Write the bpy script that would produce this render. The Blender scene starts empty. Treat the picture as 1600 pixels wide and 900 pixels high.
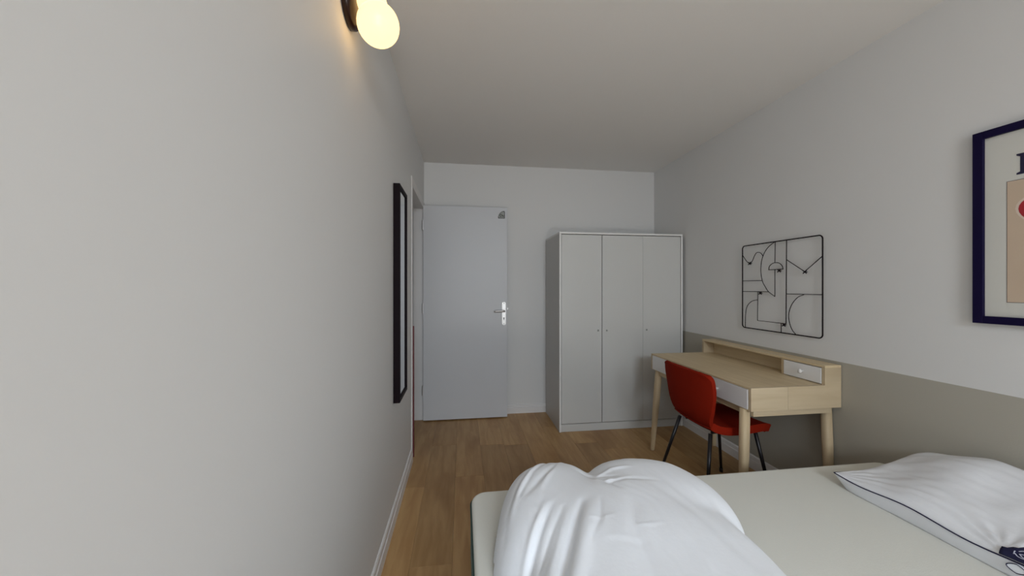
import bpy, bmesh, math, random
from mathutils import Vector, Matrix, noise
random.seed(7)
S = bpy.context.scene
C = S.collection
PI = math.pi

# ------------------------------------------------------------------ camera, light, exposure
EYE = 1.28
cam_d = bpy.data.cameras.new('camera'); cam = bpy.data.objects.new('camera', cam_d); C.objects.link(cam)
cam_d.sensor_width = 36.0; cam_d.lens = 570.0/1600*36; cam_d.shift_y = -0.00125
cam_d.clip_start = 0.02
cam.location = (0, 0, EYE); cam.rotation_euler = (PI/2, 0, -math.atan(78/570))
S.camera = cam
vs = S.view_settings
vs.view_transform = 'Standard'; vs.look = 'None'; vs.gamma = 1.0; vs.use_curve_mapping = False
vs.exposure = 0.31
w = bpy.data.worlds.new('sky'); S.world = w; w.use_nodes = True
bg = w.node_tree.nodes['Background']; bg.inputs[0].default_value = (0.80, 0.90, 1.0, 1); bg.inputs[1].default_value = 1.0
# daylight entering through the window behind the camera
FRONT = -2.1
WX0, WX1, WZ0, WZ1 = -0.15, 1.25, 0.25, 2.40
def area(name, loc, rot, sx, sy, power, col):
    d = bpy.data.lights.new(name, 'AREA'); d.shape = 'RECTANGLE'; d.size = sx; d.size_y = sy
    d.energy = power; d.color = col
    o = bpy.data.objects.new(name, d); C.objects.link(o); o.location = loc; o.rotation_euler = rot
    return o
area('window_daylight', ((WX0+WX1)/2+0.1, FRONT-0.90, 2.65), (PI/2-0.62, 0, 0), 1.8, 1.5, 205.0, (0.80, 0.90, 1.0))
# added upward lamp that brightens the ceiling, standing for ground bounce outside
area('added_ceiling_fill', ((WX0+WX1)/2, FRONT-0.60, 0.10), (PI/2+0.80, 0, 0), 1.5, 0.9, 78.0, (1.0, 0.95, 0.89))

# ------------------------------------------------------------------ materials
def mat(name, col, rough=0.6, metal=0.0, bump=0.0, bscale=40.0, var=0.0, vscale=3.0, spec=0.5, emis=None, estr=0.0, sheen=0.0, coat=0.0):
    m = bpy.data.materials.new(name); m.use_nodes = True
    nt = m.node_tree; b = nt.nodes['Principled BSDF']
    b.inputs['Base Color'].default_value = (*col, 1); b.inputs['Roughness'].default_value = rough
    b.inputs['Metallic'].default_value = metal; b.inputs['Specular IOR Level'].default_value = spec
    b.inputs['Sheen Weight'].default_value = sheen; b.inputs['Coat Weight'].default_value = coat
    if emis: b.inputs['Emission Color'].default_value = (*emis, 1); b.inputs['Emission Strength'].default_value = estr
    tc = nt.nodes.new('ShaderNodeTexCoord')
    if var > 0:
        n = nt.nodes.new('ShaderNodeTexNoise'); n.inputs['Scale'].default_value = vscale; n.inputs['Detail'].default_value = 4
        nt.links.new(tc.outputs['Object'], n.inputs['Vector'])
        r = nt.nodes.new('ShaderNodeMix'); r.data_type = 'RGBA'
        r.inputs[6].default_value = (*[c*(1-var) for c in col], 1); r.inputs[7].default_value = (*[min(1, c*(1+var)) for c in col], 1)
        nt.links.new(n.outputs['Fac'], r.inputs[0]); nt.links.new(r.outputs[2], b.inputs['Base Color'])
    if bump > 0:
        n2 = nt.nodes.new('ShaderNodeTexNoise'); n2.inputs['Scale'].default_value = bscale; n2.inputs['Detail'].default_value = 5
        nt.links.new(tc.outputs['Object'], n2.inputs['Vector'])
        bp = nt.nodes.new('ShaderNodeBump'); bp.inputs['Strength'].default_value = bump; bp.inputs['Distance'].default_value = 0.004
        nt.links.new(n2.outputs['Fac'], bp.inputs['Height']); nt.links.new(bp.outputs['Normal'], b.inputs['Normal'])
    return m

def wood(name, c1, c2, c3, axis='Y', scale=3.0, rough=0.5, obj_rand=0.0, stretch=12.0):
    m = bpy.data.materials.new(name); m.use_nodes = True
    nt = m.node_tree; N = nt.nodes; L = nt.links; b = N['Principled BSDF']
    tc = N.new('ShaderNodeTexCoord'); mp = N.new('ShaderNodeMapping')
    sc = [stretch]*3; sc['XYZ'.index(axis)] = 1.0
    mp.inputs['Scale'].default_value = sc
    oi = N.new('ShaderNodeObjectInfo'); mul = N.new('ShaderNodeVectorMath'); mul.operation = 'SCALE'
    cmb = N.new('ShaderNodeCombineXYZ')
    for i in range(3): L.new(oi.outputs['Random'], cmb.inputs[i])
    L.new(cmb.outputs[0], mul.inputs[0]); mul.inputs[3].default_value = 37.0
    ad = N.new('ShaderNodeVectorMath'); ad.operation = 'ADD'
    L.new(tc.outputs['Object'], ad.inputs[0]); L.new(mul.outputs[0], ad.inputs[1]); L.new(ad.outputs[0], mp.inputs['Vector'])
    n1 = N.new('ShaderNodeTexNoise'); n1.inputs['Scale'].default_value = scale; n1.inputs['Detail'].default_value = 6; n1.inputs['Distortion'].default_value = 0.6
    L.new(mp.outputs[0], n1.inputs['Vector'])
    n2 = N.new('ShaderNodeTexNoise'); n2.inputs['Scale'].default_value = scale*0.45; n2.inputs['Detail'].default_value = 3
    mp2 = N.new('ShaderNodeMapping'); s2 = [3.5]*3; s2['XYZ'.index(axis)] = 1.3; mp2.inputs['Scale'].default_value = s2
    L.new(ad.outputs[0], mp2.inputs['Vector']); L.new(mp2.outputs[0], n2.inputs['Vector'])
    r = N.new('ShaderNodeValToRGB'); r.color_ramp.elements[0].position = 0.34; r.color_ramp.elements[1].position = 0.66
    r.color_ramp.elements[0].color = (*c1, 1); r.color_ramp.elements[1].color = (*c2, 1)
    L.new(n1.outputs['Fac'], r.inputs[0])
    r2 = N.new('ShaderNodeValToRGB'); r2.color_ramp.elements[0].position = 0.50; r2.color_ramp.elements[1].position = 0.72
    r2.color_ramp.elements[0].color = (0, 0, 0, 1); r2.color_ramp.elements[1].color = (0.75, 0.75, 0.75, 1)
    L.new(n2.outputs['Fac'], r2.inputs[0])
    mx = N.new('ShaderNodeMix'); mx.data_type = 'RGBA'; L.new(r2.outputs[0], mx.inputs[0]); L.new(r.outputs[0], mx.inputs[6]); mx.inputs[7].default_value = (*c3, 1)
    out = mx.outputs[2]
    if obj_rand > 0:
        hs = N.new('ShaderNodeHueSaturation')
        mr = N.new('ShaderNodeMapRange'); mr.inputs['To Min'].default_value = 1-obj_rand; mr.inputs['To Max'].default_value = 1+obj_rand
        L.new(oi.outputs['Random'], mr.inputs['Value']); L.new(mr.outputs[0], hs.inputs['Value']); L.new(out, hs.inputs['Color']); out = hs.outputs[0]
    L.new(out, b.inputs['Base Color']); b.inputs['Roughness'].default_value = rough; b.inputs['Specular IOR Level'].default_value = 0.35
    bp = N.new('ShaderNodeBump'); bp.inputs['Strength'].default_value = 0.12; bp.inputs['Distance'].default_value = 0.002
    L.new(n1.outputs['Fac'], bp.inputs['Height']); L.new(bp.outputs[0], b.inputs['Normal'])
    return m

M = {}
M['wall'] = mat('wall_paint', (0.735, 0.732, 0.722), 0.55, bump=0.025, bscale=160, var=0.010, vscale=1.5, spec=0.35)
M['taupe'] = mat('taupe_paint', (0.43, 0.405, 0.345), 0.6, bump=0.10, bscale=160, var=0.02, vscale=1.5, spec=0.35)
M['ceil'] = mat('ceiling_paint', (0.84, 0.825, 0.80), 0.75, bump=0.15, bscale=120, spec=0.25)
M['trim'] = mat('white_trim', (0.78, 0.76, 0.745), 0.4)
M['door'] = mat('door_paint', (0.625, 0.635, 0.655), 0.42, var=0.012, vscale=2.0)
M['dark'] = mat('shadow_gap', (0.06, 0.055, 0.05), 0.8)
M['floorbase'] = mat('floor_underlay', (0.05, 0.03, 0.02), 0.8)
M['plank'] = wood('oak_laminate', (0.39, 0.222, 0.088), (0.49, 0.300, 0.132), (0.28, 0.138, 0.047), 'Y', 3.0, 0.42, 0.13, 9.0)
M['ward'] = mat('white_foil', (0.625, 0.625, 0.605), 0.38)
M['edge'] = mat('white_rim_highlight', (0.82, 0.81, 0.79), 0.35)  # lighter white that paints a highlight onto the wardrobe rims
M['wardside'] = mat('white_foil_side', (0.60, 0.59, 0.57), 0.42)
M['desk'] = wood('pale_birch_y', (0.61, 0.475, 0.285), (0.69, 0.55, 0.35), (0.57, 0.435, 0.255), 'Y', 3.0, 0.5, 0.0, 14.0)
M['deskx'] = wood('pale_birch_x', (0.56, 0.44, 0.285), (0.63, 0.51, 0.345), (0.40, 0.31, 0.20), 'X', 2.5, 0.5, 0.0, 9.0)
M['deskz'] = wood('pale_birch_z', (0.56, 0.43, 0.265), (0.64, 0.50, 0.32), (0.52, 0.395, 0.24), 'Z', 3.0, 0.5, 0.0, 9.0)
M['drawer'] = mat('white_lacquer', (0.80, 0.79, 0.78), 0.35)
M['red'] = mat('red_fabric', (0.25, 0.014, 0.004), 0.9, bump=0.35, bscale=420, var=0.06, vscale=30, spec=0.08, sheen=0.0)
M['blackmetal'] = mat('black_metal', (0.012, 0.010, 0.012), 0.35, metal=0.3)
M['frameblack'] = mat('black_frame', (0.008, 0.004, 0.006), 0.55, spec=0.08)
M['navyframe'] = mat('navy_frame', (0.007, 0.004, 0.034), 0.5, spec=0.12)
M['mirror'] = mat('mirror_glass', (0.86, 0.90, 0.92), 0.03, metal=1.0)
M['steel'] = mat('brushed_steel', (0.70, 0.69, 0.68), 0.42, metal=0.9)
M['cotton'] = mat('white_cotton', (0.89, 0.92, 0.97), 0.9, bump=0.12, bscale=90, spec=0.2, sheen=0.1)
M['pillow'] = mat('pillow_cotton', (0.80, 0.81, 0.84), 0.85, bump=0.10, bscale=120, spec=0.2)
M['mattress'] = mat('mattress_cover', (0.745, 0.742, 0.685), 0.85, bump=0.2, bscale=300, spec=0.2)
M['teal'] = mat('teal_band', (0.17, 0.23, 0.215), 0.85, bump=0.3, bscale=300)
M['teal_dark'] = mat('dark_green_piping', (0.03, 0.06, 0.055), 0.7)
M['bedbase'] = mat('grey_bed_base', (0.30, 0.31, 0.30), 0.85, bump=0.3, bscale=250)
M['navy'] = mat('navy_label', (0.006, 0.006, 0.045), 0.7)
M['emblem'] = mat('pale_thread', (0.55, 0.55, 0.66), 0.7)
M['brown'] = mat('dark_walnut', (0.014, 0.004, 0.002), 0.3, var=0.3, vscale=25, spec=0.3)
M['paper'] = mat('poster_paper', (0.66, 0.655, 0.61), 0.5)
M['peach'] = mat('peach_print', (0.60, 0.47, 0.35), 0.55, var=0.06, vscale=6)
M['redprint'] = mat('red_print', (0.40, 0.02, 0.03), 0.55)
M['ink'] = mat('dark_ink', (0.012, 0.010, 0.045), 0.55)
M['halo'] = mat('pale_outline', (0.72, 0.60, 0.50), 0.55)
M['signgrey'] = mat('sign_grey', (0.33, 0.34, 0.32), 0.5)
M['signdark'] = mat('sign_ink', (0.03, 0.035, 0.03), 0.5)
M['hallred'] = mat('dark_red_lacquer', (0.11, 0.006, 0.012), 0.5)
M['globe'] = mat('opal_glass_lit', (0.16, 0.14, 0.09), 0.35, emis=(1.0, 0.62, 0.24), estr=2.05)
gm = bpy.data.materials.new('window_glass'); gm.use_nodes = True
nt = gm.node_tree; nt.nodes.clear()
o_ = nt.nodes.new('ShaderNodeOutputMaterial'); mx_ = nt.nodes.new('ShaderNodeMixShader'); tr_ = nt.nodes.new('ShaderNodeBsdfTransparent'); gl_ = nt.nodes.new('ShaderNodeBsdfGlossy')
gl_.inputs['Roughness'].default_value = 0.02; mx_.inputs[0].default_value = 0.06
nt.links.new(tr_.outputs[0], mx_.inputs[1]); nt.links.new(gl_.outputs[0], mx_.inputs[2]); nt.links.new(mx_.outputs[0], o_.inputs[0])
M['glass'] = gm

# ------------------------------------------------------------------ helpers
def tag(o, label=None, cat=None, group=None, kind=None):
    if label: o['label'] = label
    if cat: o['category'] = cat
    if group: o['group'] = group
    if kind: o['kind'] = kind
    return o
def thing(name, label, cat, loc=(0, 0, 0), group=None):
    o = bpy.data.objects.new(name, None); C.objects.link(o); o.location = loc; o.empty_display_size = 0.05
    return tag(o, label, cat, group)
def obj(name, bm, m, parent=None, smooth=False, world=True):
    """bm is in world coordinates; the object's origin follows its parent"""
    me = bpy.data.meshes.new(name)
    off = origin_of(parent) if parent else Vector((0, 0, 0))
    if world and off.length > 0: bmesh.ops.translate(bm, verts=bm.verts, vec=-off)
    bmesh.ops.recalc_face_normals(bm, faces=bm.faces)
    bm.to_mesh(me); bm.free(); me.materials.append(m)
    if smooth:
        for p in me.polygons: p.use_smooth = True
    o = bpy.data.objects.new(name, me); C.objects.link(o)
    if parent: o.parent = parent
    return o
def origin_of(p):
    v = Vector(p.location)
    while p.parent: p = p.parent; v += p.location
    return v
def bx(bm, x0, x1, y0, y1, z0, z1, bev=0.0, seg=2):
    r = bmesh.ops.create_cube(bm, size=1.0)
    vs_ = r['verts']
    for v in vs_: v.co = Vector((x0+(v.co.x+.5)*(x1-x0), y0+(v.co.y+.5)*(y1-y0), z0+(v.co.z+.5)*(z1-z0)))
    if bev > 0:
        es = {e for v in vs_ for e in v.link_edges}
        bmesh.ops.bevel(bm, geom=list(es), offset=bev, segments=seg, affect='EDGES', profile=0.5)
    return bm
def box(*a, **k): return bx(bmesh.new(), *a, **k)
def tube(bm, pts, r0, r1=None, n=10, cap=True):
    pts = [Vector(p) for p in pts]; r1 = r0 if r1 is None else r1
    rings = []
    up = None
    for i, p in enumerate(pts):
        d = (pts[min(i+1, len(pts)-1)]-pts[max(i-1, 0)]).normalized()
        if up is None:
            up = Vector((0, 0, 1)) if abs(d.z) < .9 else Vector((1, 0, 0))
        a = d.cross(up).normalized(); up = a.cross(d).normalized()
        r = r0+(r1-r0)*i/max(1, len(pts)-1)
        rings.append([bm.verts.new(p+a*r*math.cos(2*PI*k/n)+up*r*math.sin(2*PI*k/n)) for k in range(n)])
    for A, B in zip(rings, rings[1:]):
        for k in range(n): bm.faces.new((A[k], A[(k+1) % n], B[(k+1) % n], B[k]))
    if cap: bm.faces.new(rings[0]); bm.faces.new(rings[-1])
    return bm
def lathe(bm, prof, center, axis='Z', n=32):
    """prof: (radius, along); capped at the ends"""
    c = Vector(center); rings = []
    for r, h in prof:
        ring = []
        for k in range(n):
            a = 2*PI*k/n; u, v = r*math.cos(a), r*math.sin(a)
            p = {'Z': Vector((u, v, h)), 'X': Vector((h, u, v)), 'Y': Vector((u, h, v))}[axis]
            ring.append(bm.verts.new(c+p))
        rings.append(ring)
    for A, B in zip(rings, rings[1:]):
        for k in range(n): bm.faces.new((A[k], A[(k+1) % n], B[(k+1) % n], B[k]))
    bm.faces.new(rings[0]); bm.faces.new(rings[-1])
    return bm
def prism(bm, pts, off):
    """closed polygon extruded by a vector"""
    off = Vector(off)
    A = [bm.verts.new(Vector(p)) for p in pts]; B = [bm.verts.new(Vector(p)+off) for p in pts]
    bm.faces.new(A); bm.faces.new(list(reversed(B)))
    n = len(A)
    for i in range(n): bm.faces.new((A[i], A[(i+1) % n], B[(i+1) % n], B[i]))
    return bm
def struct(name, bm, m): return tag(obj(name, bm, m), kind='structure')
def smoothstep(a, b, x):
    t = max(0, min(1, (x-a)/(b-a))); return t*t*(3-2*t)

# ------------------------------------------------------------------ room shell
LX, RX, BY, H = -0.37, 2.035, 3.66, 2.50
DY0, DY1, DZ = 2.80, 3.585, 2.045           # doorway in the left wall
LT = 0.10
HX = -1.60                                   # far side of the hallway
floor = struct('floor', box(HX-.1, RX+.12, FRONT-.12, BY+.12, -0.12, -0.009), M['floorbase'])
PW, PL = 0.192, 1.285
row = 0
x = LX - 0.06 - PW*7
while x < RX:
    y = FRONT - random.random()*PL
    while y < BY:
        x0, x1, y0, y1 = x, x+PW, y, y+PL
        cx0, cx1 = max(x0, HX), min(x1, RX); cy0, cy1 = max(y0, FRONT), min(y1, BY)
        if cx1 <= LX-LT: cy0 = max(cy0, 2.0)
        if cx1-cx0 > .01 and cy1-cy0 > .02:
            me_bm = box(cx0+.0003, cx1-.0003, cy0+.0003, cy1-.0003, -0.009, 0.0, bev=0.0008, seg=1)
            obj('plank', me_bm, M['plank'], floor)
        y += PL
    x += PW; row += 1
struct('ceiling', box(HX-.1, RX+.12, FRONT-.12, BY+.12, H, H+.12), M['ceil'])
b = bmesh.new()
bx(b, LX-LT, LX, FRONT-.12, DY0, -0.009, H); bx(b, LX-LT, LX, DY0, BY, DZ, H); bx(b, LX-LT, LX, DY1+.015, BY, -0.009, DZ)
struct('wall_left', b, M['wall'])
struct('wall_back', box(HX-.1, RX+.12, BY, BY+.12, -0.009, H), M['wall'])
wr = struct('wall_right', box(RX, RX+.12, FRONT-.12, BY, 0.871, H), M['wall'])
b = box(RX-.0015, RX+.12, FRONT-.12, BY, -0.009, 0.871)
obj('painted_dado', b, M['taupe'], wr)['label'] = 'matt taupe paint on the lower part of the wall'
b = bmesh.new()
bx(b, LX, WX0, FRONT-.12, FRONT, -0.009, H); bx(b, WX1, RX, FRONT-.12, FRONT, -0.009, H)
bx(b, WX0, WX1, FRONT-.12, FRONT, -0.009, WZ0); bx(b, WX0, WX1, FRONT-.12, FRONT, WZ1, H)
struct('wall_front', b, M['wall'])
struct('wall_hallway', bx(box(HX-.1, HX, 1.9, BY, -0.009, H), HX, LX-LT, 1.9, 2.0, -0.009, H), M['wall'])
# window behind the camera
win = bmesh.new()
for a in ((WX0, WX0+.05, WZ0, WZ1), (WX1-.05, WX1, WZ0, WZ1), (WX0, WX1, WZ0, WZ0+.05), (WX0, WX1, WZ1-.05, WZ1), ((WX0+WX1)/2-.03, (WX0+WX1)/2+.03, WZ0, WZ1)):
    bx(win, a[0], a[1], FRONT-.08, FRONT-.03, a[2], a[3], bev=.003)
win = struct('window_1', win, M['trim'])
obj('pane', box(WX0+.05, (WX0+WX1)/2-.03, FRONT-.058, FRONT-.054, WZ0+.05, WZ1-.05), M['glass'], win)
obj('pane', box((WX0+WX1)/2+.03, WX1-.05, FRONT-.058, FRONT-.054, WZ0+.05, WZ1-.05), M['glass'], win)
# skirting boards with a stepped profile
def base_y(name, xw, sgn, y0, y1, hgt=.095):
    pr = [(0, 0), (.014, 0), (.014, hgt*.62), (.010, hgt*.68), (.009, hgt*.93), (.005, hgt), (0, hgt)]
    b = prism(bmesh.new(), [(xw+sgn*u, y0, v) for u, v in pr], (0, y1-y0, 0))
    return struct(name, b, M['trim'])
base_y('baseboard_left', LX, 1, FRONT+.001, DY0-.055)
base_y('baseboard_right', RX-.0015, -1, FRONT+.001, 3.64)
pr = [(0, 0), (.015, 0), (.015, .056), (.013, .059), (.006, .060), (.006, .064), (.010, .066), (.009, .080), (.005, .084), (0, .084)]
struct('baseboard_back', prism(bmesh.new(), [(LX+.02, BY-u, v) for u, v in pr], (RX-LX-.04, 0, 0)), M['trim'])
# doorway lining and casing
b = bmesh.new()
bx(b, LX-LT-.004, LX+.004, DY0, DY0+.015, 0, DZ)
bx(b, LX-LT+.008, LX+.004, DY1, DY1+.015, 0, DZ, bev=.002)
bx(b, LX-LT-.004, LX+.004, DY0, DY1+.015, DZ-.015, DZ)
bx(b, LX, LX+.006, DY0-.048, DY0, 0, DZ+.05, bev=.002)
bx(b, LX, LX+.006, DY0, BY-.002, DZ, DZ+.05, bev=.002)
struct('trim_1', b, M['trim'])

# ------------------------------------------------------------------ door, opened flat to the back wall
DL, DR, DYF, DYB, DB, DT = -0.365, 0.437, 3.532, 3.572, 0.012, 2.052
door = struct('door_1', box(DL, DR, DYF, DYB, DB, DT, bev=.002), M['door'])
for z in (.25, 1.03, 1.82):
    obj('hinge', lathe(bmesh.new(), [(.007, 0), (.007, .09)], (DL-.004, DYF+.006, z), 'Z', 12), M['steel'], door)
hp = bmesh.new()
pts = [(.385, .918), (.390, .912), (.403, .905), (.416, .912), (.421, .918), (.421, 1.120), (.414, 1.130), (.392, 1.130), (.385, 1.120)]
prism(hp, [(px, DYF-.007, pz) for px, pz in pts], (0, .007, 0))
plate = obj('handle_plate', hp, M['steel'], door)
lv = bmesh.new()
tube(lv, [(.403, DYF-.006, 1.045), (.403, DYF-.045, 1.045)], .009, n=14)
tube(lv, [(.410, DYF-.045, 1.045), (.385, DYF-.050, 1.046), (.350, DYF-.050, 1.046), (.318, DYF-.047, 1.043), (.305, DYF-.044, 1.042)], .0095, .0075, n=14)
obj('lever', lv, M['steel'], plate, smooth=True)
kh = bmesh.new(); lathe(kh, [(.0065, 0), (.0065, .003)], (.403, DYF-.0095, .975), 'Y', 16); bx(kh, .400, .406, DYF-.0095, DYF-.0065, .955, .975)
obj('keyhole', kh, M['dark'], plate)
sc = bmesh.new()
for z in (1.118, .921): lathe(sc, [(.004, 0), (.004, .002)], (.403, DYF-.0085, z), 'Y', 12)
obj('screw', sc, M['blackmetal'], plate)
lt = box(DR-.001, DR+.011, DYF+.012, DYF+.026, 1.055, 1.075, bev=.002); obj('latch', lt, M['steel'], door)
# small sign near the top corner of the leaf
def arcpts(cx, cz, r, a0, a1, n): return [(cx+r*math.cos(a0+(a1-a0)*i/n), cz+r*math.sin(a0+(a1-a0)*i/n)) for i in range(n+1)]
def sign_pts(s):
    p = [(-.032, -.036), (.032, -.036), (.034, -.030), (.034, .022), (.031, .034), (.024, .037), (.008, .033), (-.010, .022), (-.024, .004), (-.033, -.020)]
    return [(.379+u*s, 1.980+v*s) for u, v in p]
sg = obj('door_sign', prism(bmesh.new(), [(u, DYF-.003, v) for u, v in sign_pts(1.0)], (0, .003, 0)), M['signdark'], door)
sg['label'] = 'small grey rounded sign with dark lettering'
obj('sign_face', prism(bmesh.new(), [(u, DYF-.0038, v) for u, v in sign_pts(.84)], (0, .001, 0)), M['signgrey'], sg)
def text_mesh(txt, size, m, name, parent, mtx, ext=.0006, bold=0.0):
    cu = bpy.data.curves.new(name, 'FONT'); cu.body = txt; cu.size = size; cu.extrude = ext; cu.align_x = 'CENTER'; cu.align_y = 'CENTER'; cu.offset = bold
    to = bpy.data.objects.new('tmp_text', cu); C.objects.link(to)
    bpy.context.view_layer.update()
    me = bpy.data.meshes.new_from_object(to.evaluated_get(bpy.context.evaluated_depsgraph_get()))
    bpy.data.objects.remove(to); bpy.data.curves.remove(cu)
    bm = bmesh.new(); bm.from_mesh(me); bpy.data.meshes.remove(me)
    bmesh.ops.transform(bm, matrix=mtx, verts=bm.verts)
    return obj(name, bm, m, parent)
text_mesh('Du', .036, M['signdark'], 'sign_lettering', sg, Matrix.Translation((.383, DYF-.0042, 1.972)) @ Matrix.Rotation(PI/2, 4, 'X'), bold=.0008)

# dark red strip standing against the near edge of the doorway
tag(obj('doorway_strip', box(LX-.040, LX+.013, DY0+.0155, DY0+.0205, 0.0, .985, bev=.001), M['hallred']),
    'dark red thin strip running from floor to waist height at the near edge of the doorway', 'strip')

# ------------------------------------------------------------------ wall mirror (left wall)
MX = LX+.036; MY0, MY1, MZ0, MZ1 = 2.043, 2.312, .648, 1.842
mir = thing('wall_mirror', 'tall narrow black framed mirror hanging on the left white wall', 'mirror', (LX, (MY0+MY1)/2, MZ0))
def frame_strips(parent, x0, x1, y0, y1, z0, z1, wd, m, name='frame_rail'):
    for a in ((y0, y0+wd, z0, z1), (y1-wd, y1, z0, z1), (y0+wd, y1-wd, z0, z0+wd), (y0+wd, y1-wd, z1-wd, z1)):
        obj(name, box(x0, x1, a[0], a[1], a[2], a[3], bev=.0015), m, parent)
frame_strips(mir, LX+.001, MX, MY0, MY1, MZ0, MZ1, .022, M['frameblack'])
obj('mirror_glass', box(MX-.016, MX-.007, MY0+.021, MY1-.021, MZ0+.021, MZ1-.021), M['mirror'], mir)

# ------------------------------------------------------------------ wall lamp
LY, LZ = 1.245, 2.200
lamp = thing('wall_lamp', 'lit opal globe lamp on a dark brown round mount, high on the left wall', 'lamp', (LX, LY, LZ))
obj('mount', lathe(bmesh.new(), [(.072, 0.001), (.076, .004), (.076, .018), (.072, .026), (.060, .032), (.050, .036)], (LX, LY, LZ), 'X', 40), M['brown'], lamp, smooth=True)
GX, GY, GZ, GR = LX+.100, 1.235, 2.132, .066
g = bmesh.new(); prof = []
for i in range(0, 25):
    a = -PI/2+PI*i/24*0.745
    prof.append((max(.0005, GR*math.cos(a)), GR*math.sin(a)))
r_end, h_end = prof[-1]
prof += [(r_end-.001, h_end+.006), (r_end-.001, h_end+.034), (r_end*.8, h_end+.040), (r_end*.4, h_end+.042), (.001, h_end+.043)]
lathe(g, prof, (0, 0, 0), 'Z', 40)
bmesh.ops.transform(g, matrix=Matrix.Translation((GX, GY, GZ)) @ Matrix.Rotation(-.28, 4, 'Y'), verts=g.verts)
obj('opal_globe', g, M['globe'], lamp, smooth=True)
obj('globe_holder', tube(bmesh.new(), [(LX+.03, LY, LZ), (LX+.045, (LY+GY)/2, LZ), (LX+.075, GY, LZ)], .016, n=16), M['brown'], lamp, smooth=True)

# ------------------------------------------------------------------ wardrobe
X0, X1, Y0, Y1, Z1 = .846, 2.012, 3.115, 3.635, 1.762
wd = thing('wardrobe', 'white three-door wardrobe standing on the floor in the back right corner', 'wardrobe', ((X0+X1)/2, (Y0+Y1)/2, 0))
T = .016
obj('side_panel', box(X0, X0+T, Y0, Y1, 0, Z1-T, bev=.001), M['wardside'], wd)
obj('side_panel', box(X1-T, X1, Y0, Y1, 0, Z1-T, bev=.001), M['wardside'], wd)
obj('top_panel', box(X0, X1, Y0, Y1, Z1-T, Z1, bev=.001), M['edge'], wd)  # top takes the painted rim highlight colour
for xa in (X0, X1-T): obj('rim_highlight', box(xa, xa+T, Y0-.0012, Y0-.0001, .001, Z1-T-.001), M['edge'], wd)  # thin strips added as a painted highlight on the side fronts
obj('back_panel', box(X0+T, X1-T, Y1-.006, Y1, .04, Z1-T), M['ward'], wd)
obj('bottom_panel', box(X0+T, X1-T, Y0+.02, Y1-.006, .066, .080), M['ward'], wd)
obj('plinth', box(X0+T, X1-T, Y0+.004, Y0+.018, 0.001, .066, bev=.001), M['ward'], wd)
ed = [(X0+T+.004, 1.2360), (1.2412, 1.6235), (1.6250, X1-T-.003)]
hx_ = [1.203, 1.283, 1.662]
for (a, c), kx in zip(ed, hx_):
    d = obj('door', box(a, c, Y0+.003, Y0+.019, .072, Z1-T-.006, bev=.0012), M['ward'], wd)
    kb = lathe(bmesh.new(), [(.0085, 0), (.0085, -.004), (.006, -.007), (.001, -.008)], (kx, Y0+.003, .890), 'Y', 18)
    obj('door_knob', kb, M['signgrey'], d, smooth=True)

# ------------------------------------------------------------------ desk
dx0, dx1, dy0, dy1 = 1.490, 2.030, 1.712, 2.722
zb, zt = .628, .750; hz = .856; hx = 1.930
desk = thing('desk', 'pale wooden desk with white drawers and a raised back shelf against the right wall', 'desk', ((dx0+dx1)/2, (dy0+dy1)/2, 0))
obj('desktop', box(dx0, dx1-.002, dy0+.019, dy1-.019, zt-.010, zt, bev=.001), M['desk'], desk)
obj('body_bottom', box(dx0+.002, dx1-.002, dy0+.019, dy1-.019, zb, zb+.010, bev=.001), M['desk'], desk)
obj('back_panel', box(dx1-.012, dx1-.002, dy0+.019, dy1-.019, zb+.010, hz-.014), M['desk'], desk)
SX = 1.707
for ya, yb in ((dy0, dy0+.018), (dy1-.018, dy1)):
    sp = obj('side_panel', prism(bmesh.new(), [(dx0, ya, zb), (SX-.0006, ya, zb), (SX-.0006, ya, zt), (dx0, ya, zt)], (0, yb-ya, 0)), M['deskx'], desk)
    obj('side_panel', prism(bmesh.new(), [(SX+.0006, ya, zb), (dx1, ya, zb), (dx1, ya, hz-.013), (hx, ya, hz-.013), (hx, ya, zt), (SX+.0006, ya, zt)], (0, yb-ya, 0)), M['deskx'], desk)
obj('shelf_top', box(hx, dx1, dy0, dy1, hz-.013, hz, bev=.001), M['desk'], desk)
obj('shelf_divider', box(hx+.002, dx1-.014, 1.966, 1.984, zt, hz-.013), M['deskz'], desk)
obj('inner_divider', box(dx0+.004, dx1-.014, 2.226, 2.238, zb+.010, zt-.010), M['deskz'], desk)
def knob(cx, cy, cz, parent):
    k = lathe(bmesh.new(), [(.005, 0), (.005, -.010), (.010, -.014), (.0125, -.019), (.011, -.024), (.006, -.027), (.0008, -.028)], (cx, cy, cz), 'X', 20)
    return obj('drawer_knob', k, M['drawer'], parent, smooth=True)
for a, c in ((1.734, 2.2285), (2.2325, 2.700)):
    d = obj('drawer', box(dx0-.003, dx0+.014, a, c, zb+.005, zt-.0115, bev=.0012), M['drawer'], desk); knob(dx0-.003, (a+c)/2 if a > 2 else 1.958, (zb+zt)/2-.004, d)
    d['label'] = 'white drawer front'
d = obj('shelf_drawer', box(hx-.003, hx+.012, 1.733, 1.963, zt+.004, hz-.017, bev=.0012), M['drawer'], desk); knob(hx-.003, 1.838, .799, d)
d['label'] = 'small white drawer in the raised shelf'
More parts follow.
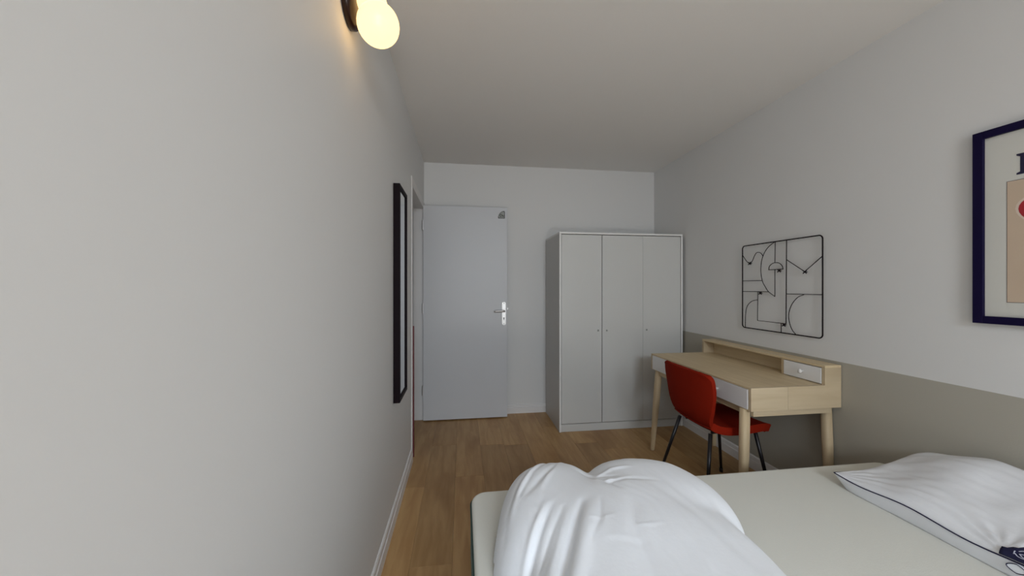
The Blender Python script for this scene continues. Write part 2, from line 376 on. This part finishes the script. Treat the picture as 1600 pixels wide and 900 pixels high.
# underframe
ru = bmesh.new()
rails = [(dx0+.018, dx0+.036, dy0+.05, dy1-.05), (dx1-.05, dx1-.032, dy0+.05, dy1-.05), (dx0+.03, dx1-.04, dy0+.018, dy0+.036), (dx0+.03, dx1-.04, dy1-.036, dy1-.018)]
for a in rails: obj('rail', box(a[0], a[1], a[2], a[3], zb-.034, zb, bev=.001), M['desk'] if a[1]-a[0] < .1 else M['deskx'], desk)
for (lx, ly, fx, fy) in ((1.503, 1.770, 1.494, 1.774), (2.000, 1.770, 2.010, 1.752), (1.518, 2.660, 1.478, 2.684), (2.000, 2.664, 2.008, 2.690)):
    b = bmesh.new()
    prof_ = [(.0005, 0, 0), (.0130, 0, .001), (.0150, 0, .012), (.0230, 0, .60), (.0230, 0, 1.0)]
    n = 20; rings = []
    for r, _, t in prof_:
        c = Vector((fx+(lx-fx)*t, fy+(ly-fy)*t, zb*t))
        ring = []
        for k in range(n):
            a = 2*PI*k/n; e = 0.72 if t > .5 else 0.9
            ca, sa = math.cos(a), math.sin(a)
            ring.append(b.verts.new(c+Vector((r*math.copysign(abs(ca)**e, ca), r*math.copysign(abs(sa)**e, sa), 0))))
        rings.append(ring)
    for A, B in zip(rings, rings[1:]):
        for k in range(n): b.faces.new((A[k], A[(k+1) % n], B[(k+1) % n], B[k]))
    b.faces.new(rings[-1]); b.faces.new(rings[0])
    obj('leg', b, M['deskz'], desk, smooth=True)

# ------------------------------------------------------------------ red chair
cx_, cy_ = 1.53, 2.043
chair = thing('chair', 'red upholstered chair with thin black metal legs tucked under the desk', 'chair', (cx_, cy_, 0))
# side profile of the shell, front of seat to top of back: (x, z, half width)
PR = [(1.765, .438, .120), (1.752, .458, .160), (1.70, .470, .182), (1.62, .468, .194), (1.54, .462, .196), (1.47, .461, .190), (1.415, .471, .178), (1.378, .494, .172),
      (1.358, .528, .184), (1.346, .575, .202), (1.337, .63, .216), (1.329, .69, .227), (1.323, .735, .228), (1.319, .765, .222), (1.317, .785, .206), (1.316, .797, .165)]
def catmull(P, t):
    n = len(P)-1; f = t*n; i = min(int(f), n-1); u = f-i
    p0, p1, p2, p3 = P[max(i-1, 0)], P[i], P[i+1], P[min(i+2, n)]
    return [0.5*(2*b_+(c_-a_)*u+(2*a_-5*b_+4*c_-d_)*u*u+(3*b_-a_-3*c_+d_)*u**3) for a_, b_, c_, d_ in zip(p0, p1, p2, p3)]
def shell(t0, t1, name):
    b = bmesh.new(); NU, NV = 46, 22; grid = []
    for i in range(NU+1):
        t = t0+(t1-t0)*i/NU
        x_, z_, hw = catmull(PR, t)
        xa, za, _ = catmull(PR, max(0, t-.01)); xb, zb_, _ = catmull(PR, min(1, t+.01))
        tx, tz = xb-xa, zb_-za; l = math.hypot(tx, tz); nx, nz = -tz/l, tx/l        # toward the sitter / up
        nx, nz = (-nx, -nz) if (nx*1+nz*1) < 0 else (nx, nz)
        rowv = []
        for j in range(NV+1):
            s = -1+2*j/NV
            backness = smoothstep(.42, .75, t)
            cup = (.010+.024*backness*(1-.8*smoothstep(.84, 1, t)))*abs(s)**2.4
            rowv.append(b.verts.new(Vector((x_+nx*cup, cy_+s*hw, z_+nz*cup))))
        grid.append(rowv)
    for i in range(NU):
        for j in range(NV): b.faces.new((grid[i][j], grid[i+1][j], grid[i+1][j+1], grid[i][j+1]))
    o = obj(name, b, M['red'], chair, smooth=True)
    md = o.modifiers.new('thickness', 'SOLIDIFY'); md.thickness = .042 if name == 'seat' else .028; md.offset = 0
    bv = o.modifiers.new('round', 'BEVEL'); bv.width = .010; bv.segments = 3; bv.limit_method = 'ANGLE'; bv.angle_limit = 1.0
    return o
shell(0, .46, 'seat'); shell(.46, 1.0, 'backrest')
fr = bmesh.new()
for sx in (-1, 1):
    tube(fr, [(1.42, cy_+sx*.120, .442), (1.66, cy_+sx*.120, .444)], .008)
for xx in (1.46, 1.62): tube(fr, [(xx, cy_-.12, .443), (xx, cy_+.12, .443)], .007)
obj('seat_frame', fr, M['blackmetal'], chair, smooth=True)
for (tx, ty, fx, fy) in ((1.385, .130, 1.290, .225), (1.385, -.160, 1.330, -.200), (1.660, .140, 1.775, .260), (1.675, -.145, 1.790, -.150)):
    lg = obj('leg', tube(bmesh.new(), [(tx, cy_+ty, .452), (fx, cy_+fy, .012)], .0108, .0085, 12), M['blackmetal'], chair, smooth=True)
    obj('foot_cap', tube(bmesh.new(), [(fx+(tx-fx)*.05, cy_+fy+(ty-fy)*.05, .030), (fx, cy_+fy, 0)], .0112, .0112, 12), M['blackmetal'], lg, smooth=True)

# ------------------------------------------------------------------ wire artwork on the right wall
AX = RX-.018
art = thing('wire_artwork', 'square black wire artwork of abstract face shapes hanging on the right wall', 'artwork', (AX, 2.10, 1.28))
def wire(name, yz, r=.0022, closed=False, sm=True):
    P = [Vector((AX, y, z)) for y, z in yz]
    if sm and len(P) > 2:
        Q = [tuple(p) for p in P]; n = (len(Q)-1)*6; P = [Vector(catmull(Q, i/n)) for i in range(n+1)]
    return obj(name, tube(bmesh.new(), P, r, n=8), M['frameblack'], art, smooth=True)
ay0, ay1, az0, az1 = 1.803, 2.397, .987, 1.573
rc = .022; fpts = []
for (cy2, cz2, a0) in ((ay1-rc, az1-rc, 0), (ay0+rc, az1-rc, PI/2), (ay0+rc, az0+rc, PI), (ay1-rc, az0+rc, 1.5*PI)):
    fpts += [(cy2+rc*math.cos(a0+PI/2*i/6), cz2+rc*math.sin(a0+PI/2*i/6)) for i in range(7)]
fpts.append(fpts[0])
wire('outer_frame', fpts, .0037, sm=False)
wire('wavy_wire', [(2.395, 1.507), (2.376, 1.483), (2.353, 1.458), (2.331, 1.447), (2.308, 1.459), (2.29, 1.491), (2.272, 1.513), (2.251, 1.516), (2.23, 1.506), (2.214, 1.485)])
wire('face_arc', [(2.124, 1.571), (2.171, 1.544), (2.204, 1.507), (2.226, 1.458), (2.233, 1.399), (2.229, 1.353), (2.217, 1.311), (2.196, 1.279), (2.171, 1.248), (2.120, 1.216)])
wire('straight_wire', [(2.118, 1.572), (2.120, 1.437)], sm=False)
wire('straight_wire', [(2.120, 1.392), (2.120, 1.216)], sm=False)
wire('half_moon', [(2.168, 1.392), (2.164, 1.413), (2.144, 1.430), (2.115, 1.437), (2.085, 1.430), (2.065, 1.411), (2.060, 1.392)])
wire('straight_wire', [(2.170, 1.392), (2.058, 1.392)], sm=False)
wire('long_upright_wire', [(2.034, 1.572), (2.038, 1.048)], .0026, sm=False)
wire('angled_wire', [(2.033, 1.449), (1.912, 1.370), (1.804, 1.453)], .0026, sm=False)
wire('straight_wire', [(2.396, 1.322), (2.221, 1.322)], sm=False)
wire('straight_wire', [(2.396, 1.246), (2.171, 1.246)], sm=False)
wire('straight_wire', [(2.034, 1.235), (1.804, 1.235)], sm=False)
wire('large_arc', [(1.915, 1.234), (1.959, 1.214), (2.0, 1.166), (2.019, 1.106), (2.012, 1.052), (1.994, 1.013), (1.968, .987)])
wire('square_wire', [(2.258, 1.246), (2.261, 1.047), (2.038, 1.047)], sm=False)
wire('quarter_arc', [(2.262, 1.189), (2.308, 1.179), (2.351, 1.144), (2.367, 1.09), (2.371, .988)])
wire('straight_wire', [(2.073, 1.047), (2.073, .988)], sm=False)
for (y, z) in ((2.331, 1.445), (2.089, 1.383), (2.239, 1.237), (1.912, 1.368), (2.054, 1.039)):
    b = bmesh.new(); q = .011
    tube(b, [(AX, y-q, z-q*.8), (AX, y+q, z+q*.8)], .0032, n=8); tube(b, [(AX, y-q, z+q*.8), (AX, y+q, z-q*.8)], .0032, n=8)
    tube(b, [(AX, y, z), (RX-.001, y, z)], .0025, n=8)
    obj('wall_clip', b, M['frameblack'], art, smooth=True)

# ------------------------------------------------------------------ framed poster
py1, py0, pz0, pz1 = 1.190, .670, 1.137, 1.885
PX = RX-.024
po = thing('framed_poster', 'navy framed poster with a red heart and large letter on the right wall', 'poster', (RX, (py0+py1)/2, pz0))
frame_strips(po, PX, RX-.001, py0, py1, pz0, pz1, .029, M['navyframe'])
obj('paper', box(PX+.012, RX-.004, py0+.028, py1-.028, pz0+.028, pz1-.028), M['paper'], po)
zi0, zi1, yi1, yi0 = 1.222, 1.672, 1.102, py0+py1-1.102
PF = PX+.012
obj('print_border', box(PF-.0006, PF+.001, yi0-.0015, yi1+.0015, zi0-.0015, zi1+.0015), M['ink'], po)
obj('print_panel', box(PF-.0010, PF, yi0, yi1, zi0, zi1), M['peach'], po)
def heart(cy, cz, s, n=48):
    out = []
    for i in range(n):
        t = 2*PI*i/n
        out.append((cy+s*16*math.sin(t)**3/17, cz+s*(13*math.cos(t)-5*math.cos(2*t)-2*math.cos(3*t)-math.cos(4*t))/17))
    return out
hc = (.993, 1.545)
obj('heart_outline', prism(bmesh.new(), [(PF-.0013, y, z) for y, z in heart(*hc, .094)], (.0006, 0, 0)), M['halo'], po)
obj('heart', prism(bmesh.new(), [(PF-.0016, y, z) for y, z in heart(*hc, .086)], (.0006, 0, 0)), M['redprint'], po)
# large serif capital at the upper left of the sheet
b = bmesh.new()
lt_ = [(1.079, 1.692), (1.079, 1.698), (1.070, 1.702), (1.070, 1.757), (1.079, 1.762), (1.079, 1.768), (1.036, 1.768), (1.036, 1.762), (1.046, 1.757), (1.046, 1.700), (1.020, 1.702), (1.012, 1.718), (1.006, 1.718), (1.008, 1.692)]
prism(b, [(PF-.0008, y, z) for y, z in lt_], (.0008, 0, 0))
obj('printed_letter', b, M['ink'], po)['label'] = 'large dark serif capital letter'

# ------------------------------------------------------------------ bed
bx0, bx1, by0, by1 = .036, 2.012, .110, 1.508
ZM = .440
bed = thing('bed', 'low grey bed base on the floor beneath the cream mattress', 'bed', ((bx0+bx1)/2, (by0+by1)/2, 0))
def rounded_slab(x0, x1, y0, y1, z0, z1, rc, bev, seg=5):
    b = bmesh.new(); pts = []
    for (cx, cy, a0) in ((x1-rc, y1-rc, 0), (x0+rc, y1-rc, PI/2), (x0+rc, y0+rc, PI), (x1-rc, y0+rc, 1.5*PI)):
        pts += [(cx+rc*math.cos(a0+PI/2*i/8), cy+rc*math.sin(a0+PI/2*i/8), z0) for i in range(9)]
    prism(b, pts, (0, 0, z1-z0))
    if bev:
        es = [e for e in b.edges if abs(e.verts[0].co.z-z1) < 1e-6 and abs(e.verts[1].co.z-z1) < 1e-6]
        bmesh.ops.bevel(b, geom=es, offset=bev, segments=seg, affect='EDGES')
    return b
obj('base', rounded_slab(bx0+.012, bx1-.01, by0+.012, by1-.012, .10, .225, .05, .008), M['bedbase'], bed)
for (lx, ly) in ((bx0+.09, by0+.09), (bx1-.09, by0+.09), (bx0+.09, by1-.09), (bx1-.09, by1-.09)):
    obj('leg', lathe(bmesh.new(), [(.018, 0), (.026, .10)], (lx, ly, 0), 'Z', 20), M['deskz'], bed)
mt = thing('mattress', 'cream mattress with a dark green side band lying on the bed base', 'mattress', ((bx0+bx1)/2, (by0+by1)/2, .2255))
def rrect(x0, x1, y0, y1, rc, n=9):
    pts = []
    for (cx, cy, a0) in ((x1-rc, y1-rc, 0), (x0+rc, y1-rc, PI/2), (x0+rc, y0+rc, PI), (x1-rc, y0+rc, 1.5*PI)):
        pts += [(cx+rc*math.cos(a0+PI/2*i/n), cy+rc*math.sin(a0+PI/2*i/n)) for i in range(n+1)]
    return pts
def layered(levels, rc=.062):
    b = bmesh.new(); rings = []
    for ins, z in levels: rings.append([b.verts.new((x, y, z)) for x, y in rrect(bx0+ins, bx1-ins, by0+ins, by1-ins, rc-ins)])
    n = len(rings[0])
    for A, B in zip(rings, rings[1:]):
        for k in range(n): b.faces.new((A[k], A[(k+1) % n], B[(k+1) % n], B[k]))
    b.faces.new(rings[0]); b.faces.new(rings[-1]); return b
obj('side_band', layered([(.004, .2256), (-.003, .232), (-.003, ZM-.030), (.002, ZM-.027)]), M['teal'], mt)
obj('piping', layered([(-.005, ZM-.0268), (-.005, ZM-.0205)]), M['teal_dark'], mt)
R5 = .018
obj('top_cover', layered([(.001, ZM-.0203)]+[(.001+R5*(1-math.cos(PI/2*k/6)), ZM-R5+R5*math.sin(PI/2*k/6)) for k in range(7)]), M['mattress'], mt)

# ------------------------------------------------------------------ duvet: puffed, folded over on itself
def seg_dist(px, py, ax, ay, bx_, by_):
    vx, vy = bx_-ax, by_-ay; t = max(0, min(1, ((px-ax)*vx+(py-ay)*vy)/(vx*vx+vy*vy+1e-9)))
    return math.hypot(px-ax-t*vx, py-ay-t*vy), t
def dome(x, y, cx, cy, a, b, ang, H_, p, q):
    ca, sa = math.cos(ang), math.sin(ang); dx, dy = x-cx, y-cy
    u = (dx*ca+dy*sa)/a; v = (-dx*sa+dy*ca)/b
    r = (abs(u)**p+abs(v)**p)**(1/p)
    return H_*max(0, 1-r**q)**.5 if r < 1 else -.35*(r-1)
# long soft folds: (line on the bed, height, half width)
FOLDS = [
    ([(.36, 1.06), (.32, .99), (.26, .88), (.20, .77), (.17, .66)], -.013, .011), ([(.385, 1.04), (.345, .97), (.285, .86), (.225, .75), (.20, .64)], .010, .022),
    ([(.27, 1.08), (.23, 1.02), (.17, .92), (.14, .82), (.135, .70)], -.010, .009), ([(.25, 1.09), (.205, 1.02), (.150, .92), (.120, .82)], .008, .010),
    ([(.31, 1.04), (.26, .95), (.21, .86), (.175, .76)], .007, .012), ([(.34, 1.02), (.28, .91), (.23, .82), (.19, .70)], -.005, .008),
    ([(.30, 1.38), (.22, 1.27), (.165, 1.19), (.13, 1.09)], .010, .016), ([(.25, 1.36), (.18, 1.24), (.135, 1.14), (.115, 1.04)], -.008, .010),
    ([(.36, 1.34), (.26, 1.23), (.20, 1.16)], -.006, .012), ([(.33, 1.40), (.24, 1.28), (.175, 1.17)], -.006, .007),
    ([(.40, 1.30), (.46, 1.22), (.52, 1.19)], -.008, .008), ([(.46, 1.22), (.53, 1.25), (.60, 1.25)], .006, .010), ([(.41, 1.27), (.47, 1.17), (.50, 1.10)], -.006, .009),
    ([(.46, 1.14), (.54, 1.16), (.64, 1.14)], -.004, .010),
    ([(.50, 1.02), (.46, .93), (.44, .82), (.42, .70)], -.006, .018), ([(.47, .930), (.50, .922), (.54, .924)], .0018, .005), ([(.35, .976), (.39, .972), (.43, .975)], .0015, .005), ([(.42, 1.06), (.39, .98), (.33, .90)], -.004, .007), ([(.30, 1.06), (.24, .97), (.19, .89), (.155, .80)], -.005, .006), ([(.38, 1.38), (.30, 1.25), (.25, 1.17)], .005, .009), ([(.44, 1.18), (.50, 1.155), (.56, 1.17)], .005, .007),
    ([(.62, 1.10), (.66, .95), (.68, .75)], -.004, .020), ([(.74, 1.10), (.75, .95), (.72, .75)], .004, .022)]
def fold_at(X, Y):
    h = 0
    for P, dp, wd_ in FOLDS:
        best = 9; bt = 0; n = len(P)-1
        for k in range(n):
            d_, t = seg_dist(X, Y, *P[k], *P[k+1])
            if d_ < best: best = d_; bt = (k+t)/n
        if best < wd_*3: h += dp*math.exp(-(best/wd_)**2)*math.sin(PI*min(1, max(0, .04+.92*bt)))**.6
    return h
def duvet_h(x, y):
    wx = noise.noise(Vector((x*2.6, y*2.6, 1.7)))*.022; wy = noise.noise(Vector((x*2.6, y*2.6, 9.2)))*.022
    X, Y = x+wx, y+wy
    hA = dome(X, Y, .475, .760, .358, .560, -.16, .205, 2.6, 3.4)       # big upper fold
    hB = dome(X, Y, .300, 1.170, .200, .315, -.22, .196, 2.4, 3.0)      # smaller fold at the foot corner
    hC = dome(X, Y, .400, .800, .310, .680, .0, .070, 3.4, 4.0)         # flat lower layer
    hD = dome(X, Y, .655, 1.190, .262, .262, .0, .198, 2.4, 3.2)
    hE = dome(X, Y, .470, 1.020, .340, .330, -.1, .212, 2.2, 2.4)
    k = 75.0
    vals = [hA, hB, hC, hD, hE]; m_ = max(vals)
    h = m_+math.log(sum(math.exp(k*(v-m_)) for v in vals))/k-.008
    if h > .02:
        wgt = min(1, (h-.02)/.08)
        n1 = noise.noise(Vector((X*4.5, Y*3.5, 3.1))); n2 = noise.noise(Vector((X*12+n1*2, Y*6, 5.3)))
        n3 = noise.noise(Vector((X*30+3*n1, Y*9+3*n2, 7.7)))
        h += wgt*(fold_at(X, Y)+.008*n1+.0025*n2+.0011*n3)
    return h
b = bmesh.new(); N1, N2 = 220, 300
gx0, gx1, gy0, gy1 = .06, .98, .14, 1.50
vg = {}
for i in range(N1+1):
    for j in range(N2+1):
        x = gx0+(gx1-gx0)*i/N1; y = gy0+(gy1-gy0)*j/N2
        h = duvet_h(x, y)
        if h > -.006: vg[i, j] = b.verts.new((x, y, ZM+.001+max(h, 0)))
for i in range(N1):
    for j in range(N2):
        ks = [(i, j), (i+1, j), (i+1, j+1), (i, j+1)]
        if all(k in vg for k in ks): b.faces.new([vg[k] for k in ks])
loose = [v for v in b.verts if not v.link_faces]; bmesh.ops.delete(b, geom=loose, context='VERTS')
bmesh.ops.smooth_vert(b, verts=b.verts, factor=.5, use_axis_x=True, use_axis_y=True, use_axis_z=True)
duv = obj('duvet', b, M['cotton'], smooth=True)
tag(duv, 'puffy white duvet heaped in folds on the foot half of the mattress', 'duvet')

# ------------------------------------------------------------------ pillow with navy piping and label
qx0, qx1, qy0, qy1 = 1.560, 2.028, .740, 1.345
pil = thing('pillow', 'white pillow with thin navy piping and navy label at the right wall', 'pillow', ((qx0+qx1)/2, (qy0+qy1)/2, ZM))
SEAM = .052
def pil_pt(u, v, side):
    """u, v in -1..1; side +1 top, -1 bottom"""
    pin = 1-.035*(1-abs(v)**2)*0
    e = .055
    x = (qx0+qx1)/2+(qx1-qx0)/2*u*(1-e*(1-v*v)*.6*abs(u)**2)
    y = (qy0+qy1)/2+(qy1-qy0)/2*v*(1-e*(1-u*u)*.6*abs(v)**2)
    puff = (max(0, 1-abs(u)**4.5)*max(0, 1-abs(v)**3.4))**.5
    seam = SEAM+.045*smoothstep(-.6, 1, u)+.006*math.sin(v*6+.5)
    if side > 0:
        n = noise.noise(Vector((u*2.2, v*2.2, 4.0)))*.010
        wr_ = 0
        rad = math.sin(math.atan2(u+1.0, v+.62)*17)*.0040*math.exp(-((u+1.0)**2+(v+.62)**2)/.20)
        rad += math.sin(math.atan2(u+1.0, v-1.0)*19)*.0030*math.exp(-((u+1.0)**2+(v-1.0)**2)/.35)
        wr_ = (noise.noise(Vector((u*9, v*4.0, 2.0))))*.0035
        z = seam+puff*(.045+.062*smoothstep(-.9, .75, u))*(1-.30*smoothstep(.1, 1, v))+puff*n+(rad+wr_)*min(1, puff*1.6)
    else:
        z = max(.001, seam-puff*.16)
    return Vector((x, y, ZM+max(z, .001)))
NP = 90
for nm in ('cover',):
    b = bmesh.new(); G = {}
    for side in (1, -1):
        for i in range(NP+1):
            for j in range(NP+1):
                uu = math.sin((i/NP-.5)*PI); vv = math.sin((j/NP-.5)*PI)
                edge = i in (0, NP) or j in (0, NP)
                if edge and side < 0: G[side, i, j] = G[1, i, j]
                else: G[side, i, j] = b.verts.new(pil_pt(uu, vv, side))
    for side in (1, -1):
        for i in range(NP):
            for j in range(NP):
                b.faces.new([G[side, i, j], G[side, i+1, j], G[side, i+1, j+1], G[side, i, j+1]])
    cov = obj('cover', b, M['pillow'], pil, smooth=True)
for u0, v0, u1, v1 in ((-1, -1, -1, 1), (-1, -1, 1, -1), (-1, 1, 1, 1), (1, -1, 1, 1)):
    pts = [pil_pt(u0+(u1-u0)*i/40, v0+(v1-v0)*i/40, 1) for i in range(41)]
    pts = [p+Vector((-.001 if u0 == u1 == -1 else 0, 0, .0005)) for p in pts]
    obj('piping', tube(bmesh.new(), pts, .0022, n=8), M['navy'], pil, smooth=True)
# label sewn over the seam
def on_front(v, dz, out):        # point on the top surface just inside the front seam
    return pil_pt(-1+dz, v, 1)+Vector((-out*.5, 0, out))
b = bmesh.new(); L0, L1 = -.58, -.985; rowsl = []
LW = .17
for i in range(17):
    v = L0+(L1-L0)*i/16; r_ = []
    for j in range(9):
        t = j/8; r_.append(b.verts.new(on_front(v, LW*t*t*min(1, .25+i/5), .006)))
    rowsl.append(r_)
for i in range(16):
    for j in range(8): b.faces.new((rowsl[i][j], rowsl[i+1][j], rowsl[i+1][j+1], rowsl[i][j+1]))
lab = obj('label', b, M['navy'], pil, smooth=True); lab['label'] = 'navy cloth label with a pale hexagon emblem'
md = lab.modifiers.new('t', 'SOLIDIFY'); md.thickness = .0015; md.offset = 1
vc, tc_ = -.725, .55
def lab_pt(a, c):                 # a along the pillow edge, c up the label, metres
    return on_front(vc-a/((qy1-qy0)/2), LW*min(1, max(0, tc_+c/.085))**2, .0085)
hexa = [(.021*math.cos(PI/6+PI/3*i), .021*math.sin(PI/6+PI/3*i)) for i in range(7)]
hp_ = []
for p, q in zip(hexa, hexa[1:]): hp_ += [(p[0]+(q[0]-p[0])*t/5, p[1]+(q[1]-p[1])*t/5) for t in range(5)]
hp_.append(hp_[0])
obj('emblem', tube(bmesh.new(), [lab_pt(*p) for p in hp_], .0011, n=6), M['emblem'], lab)
gl = [(.009*math.cos(a), .009*math.sin(a)) for a in [PI/4+i*(1.6*PI)/14 for i in range(15)]]+[(.002, -.001)]
obj('emblem', tube(bmesh.new(), [lab_pt(*p) for p in gl], .0011, n=6), M['emblem'], lab)
# two small white leaf shapes outlined in navy hanging below the label
for va, vb in ((-.630, -.765), (-.775, -.915)):
    P = []
    for k in range(20):
        a = 2*PI*k/20; v = (va+vb)/2+(vb-va)/2*math.cos(a); dz = -.016+.013*math.sin(a)*(1-.35*abs(math.cos(a)))
        p = pil_pt(-1, v, 1); P.append(Vector((p.x+.000-.010*0, p.y, p.z+dz)))
    # the underside slopes inwards below the seam
    def on_under(p, out): return Vector((p.x-out+.10*max(0, 0), p.y, p.z))
    lf = prism(bmesh.new(), [on_under(p, .0045) for p in P], (.009, 0, 0)); l1 = obj('tag_leaf', lf, M['cotton'], pil)
    obj('leaf_outline', tube(bmesh.new(), [on_under(p, .0055) for p in P]+[on_under(P[0], .0055)], .0012, n=6), M['navy'], l1)
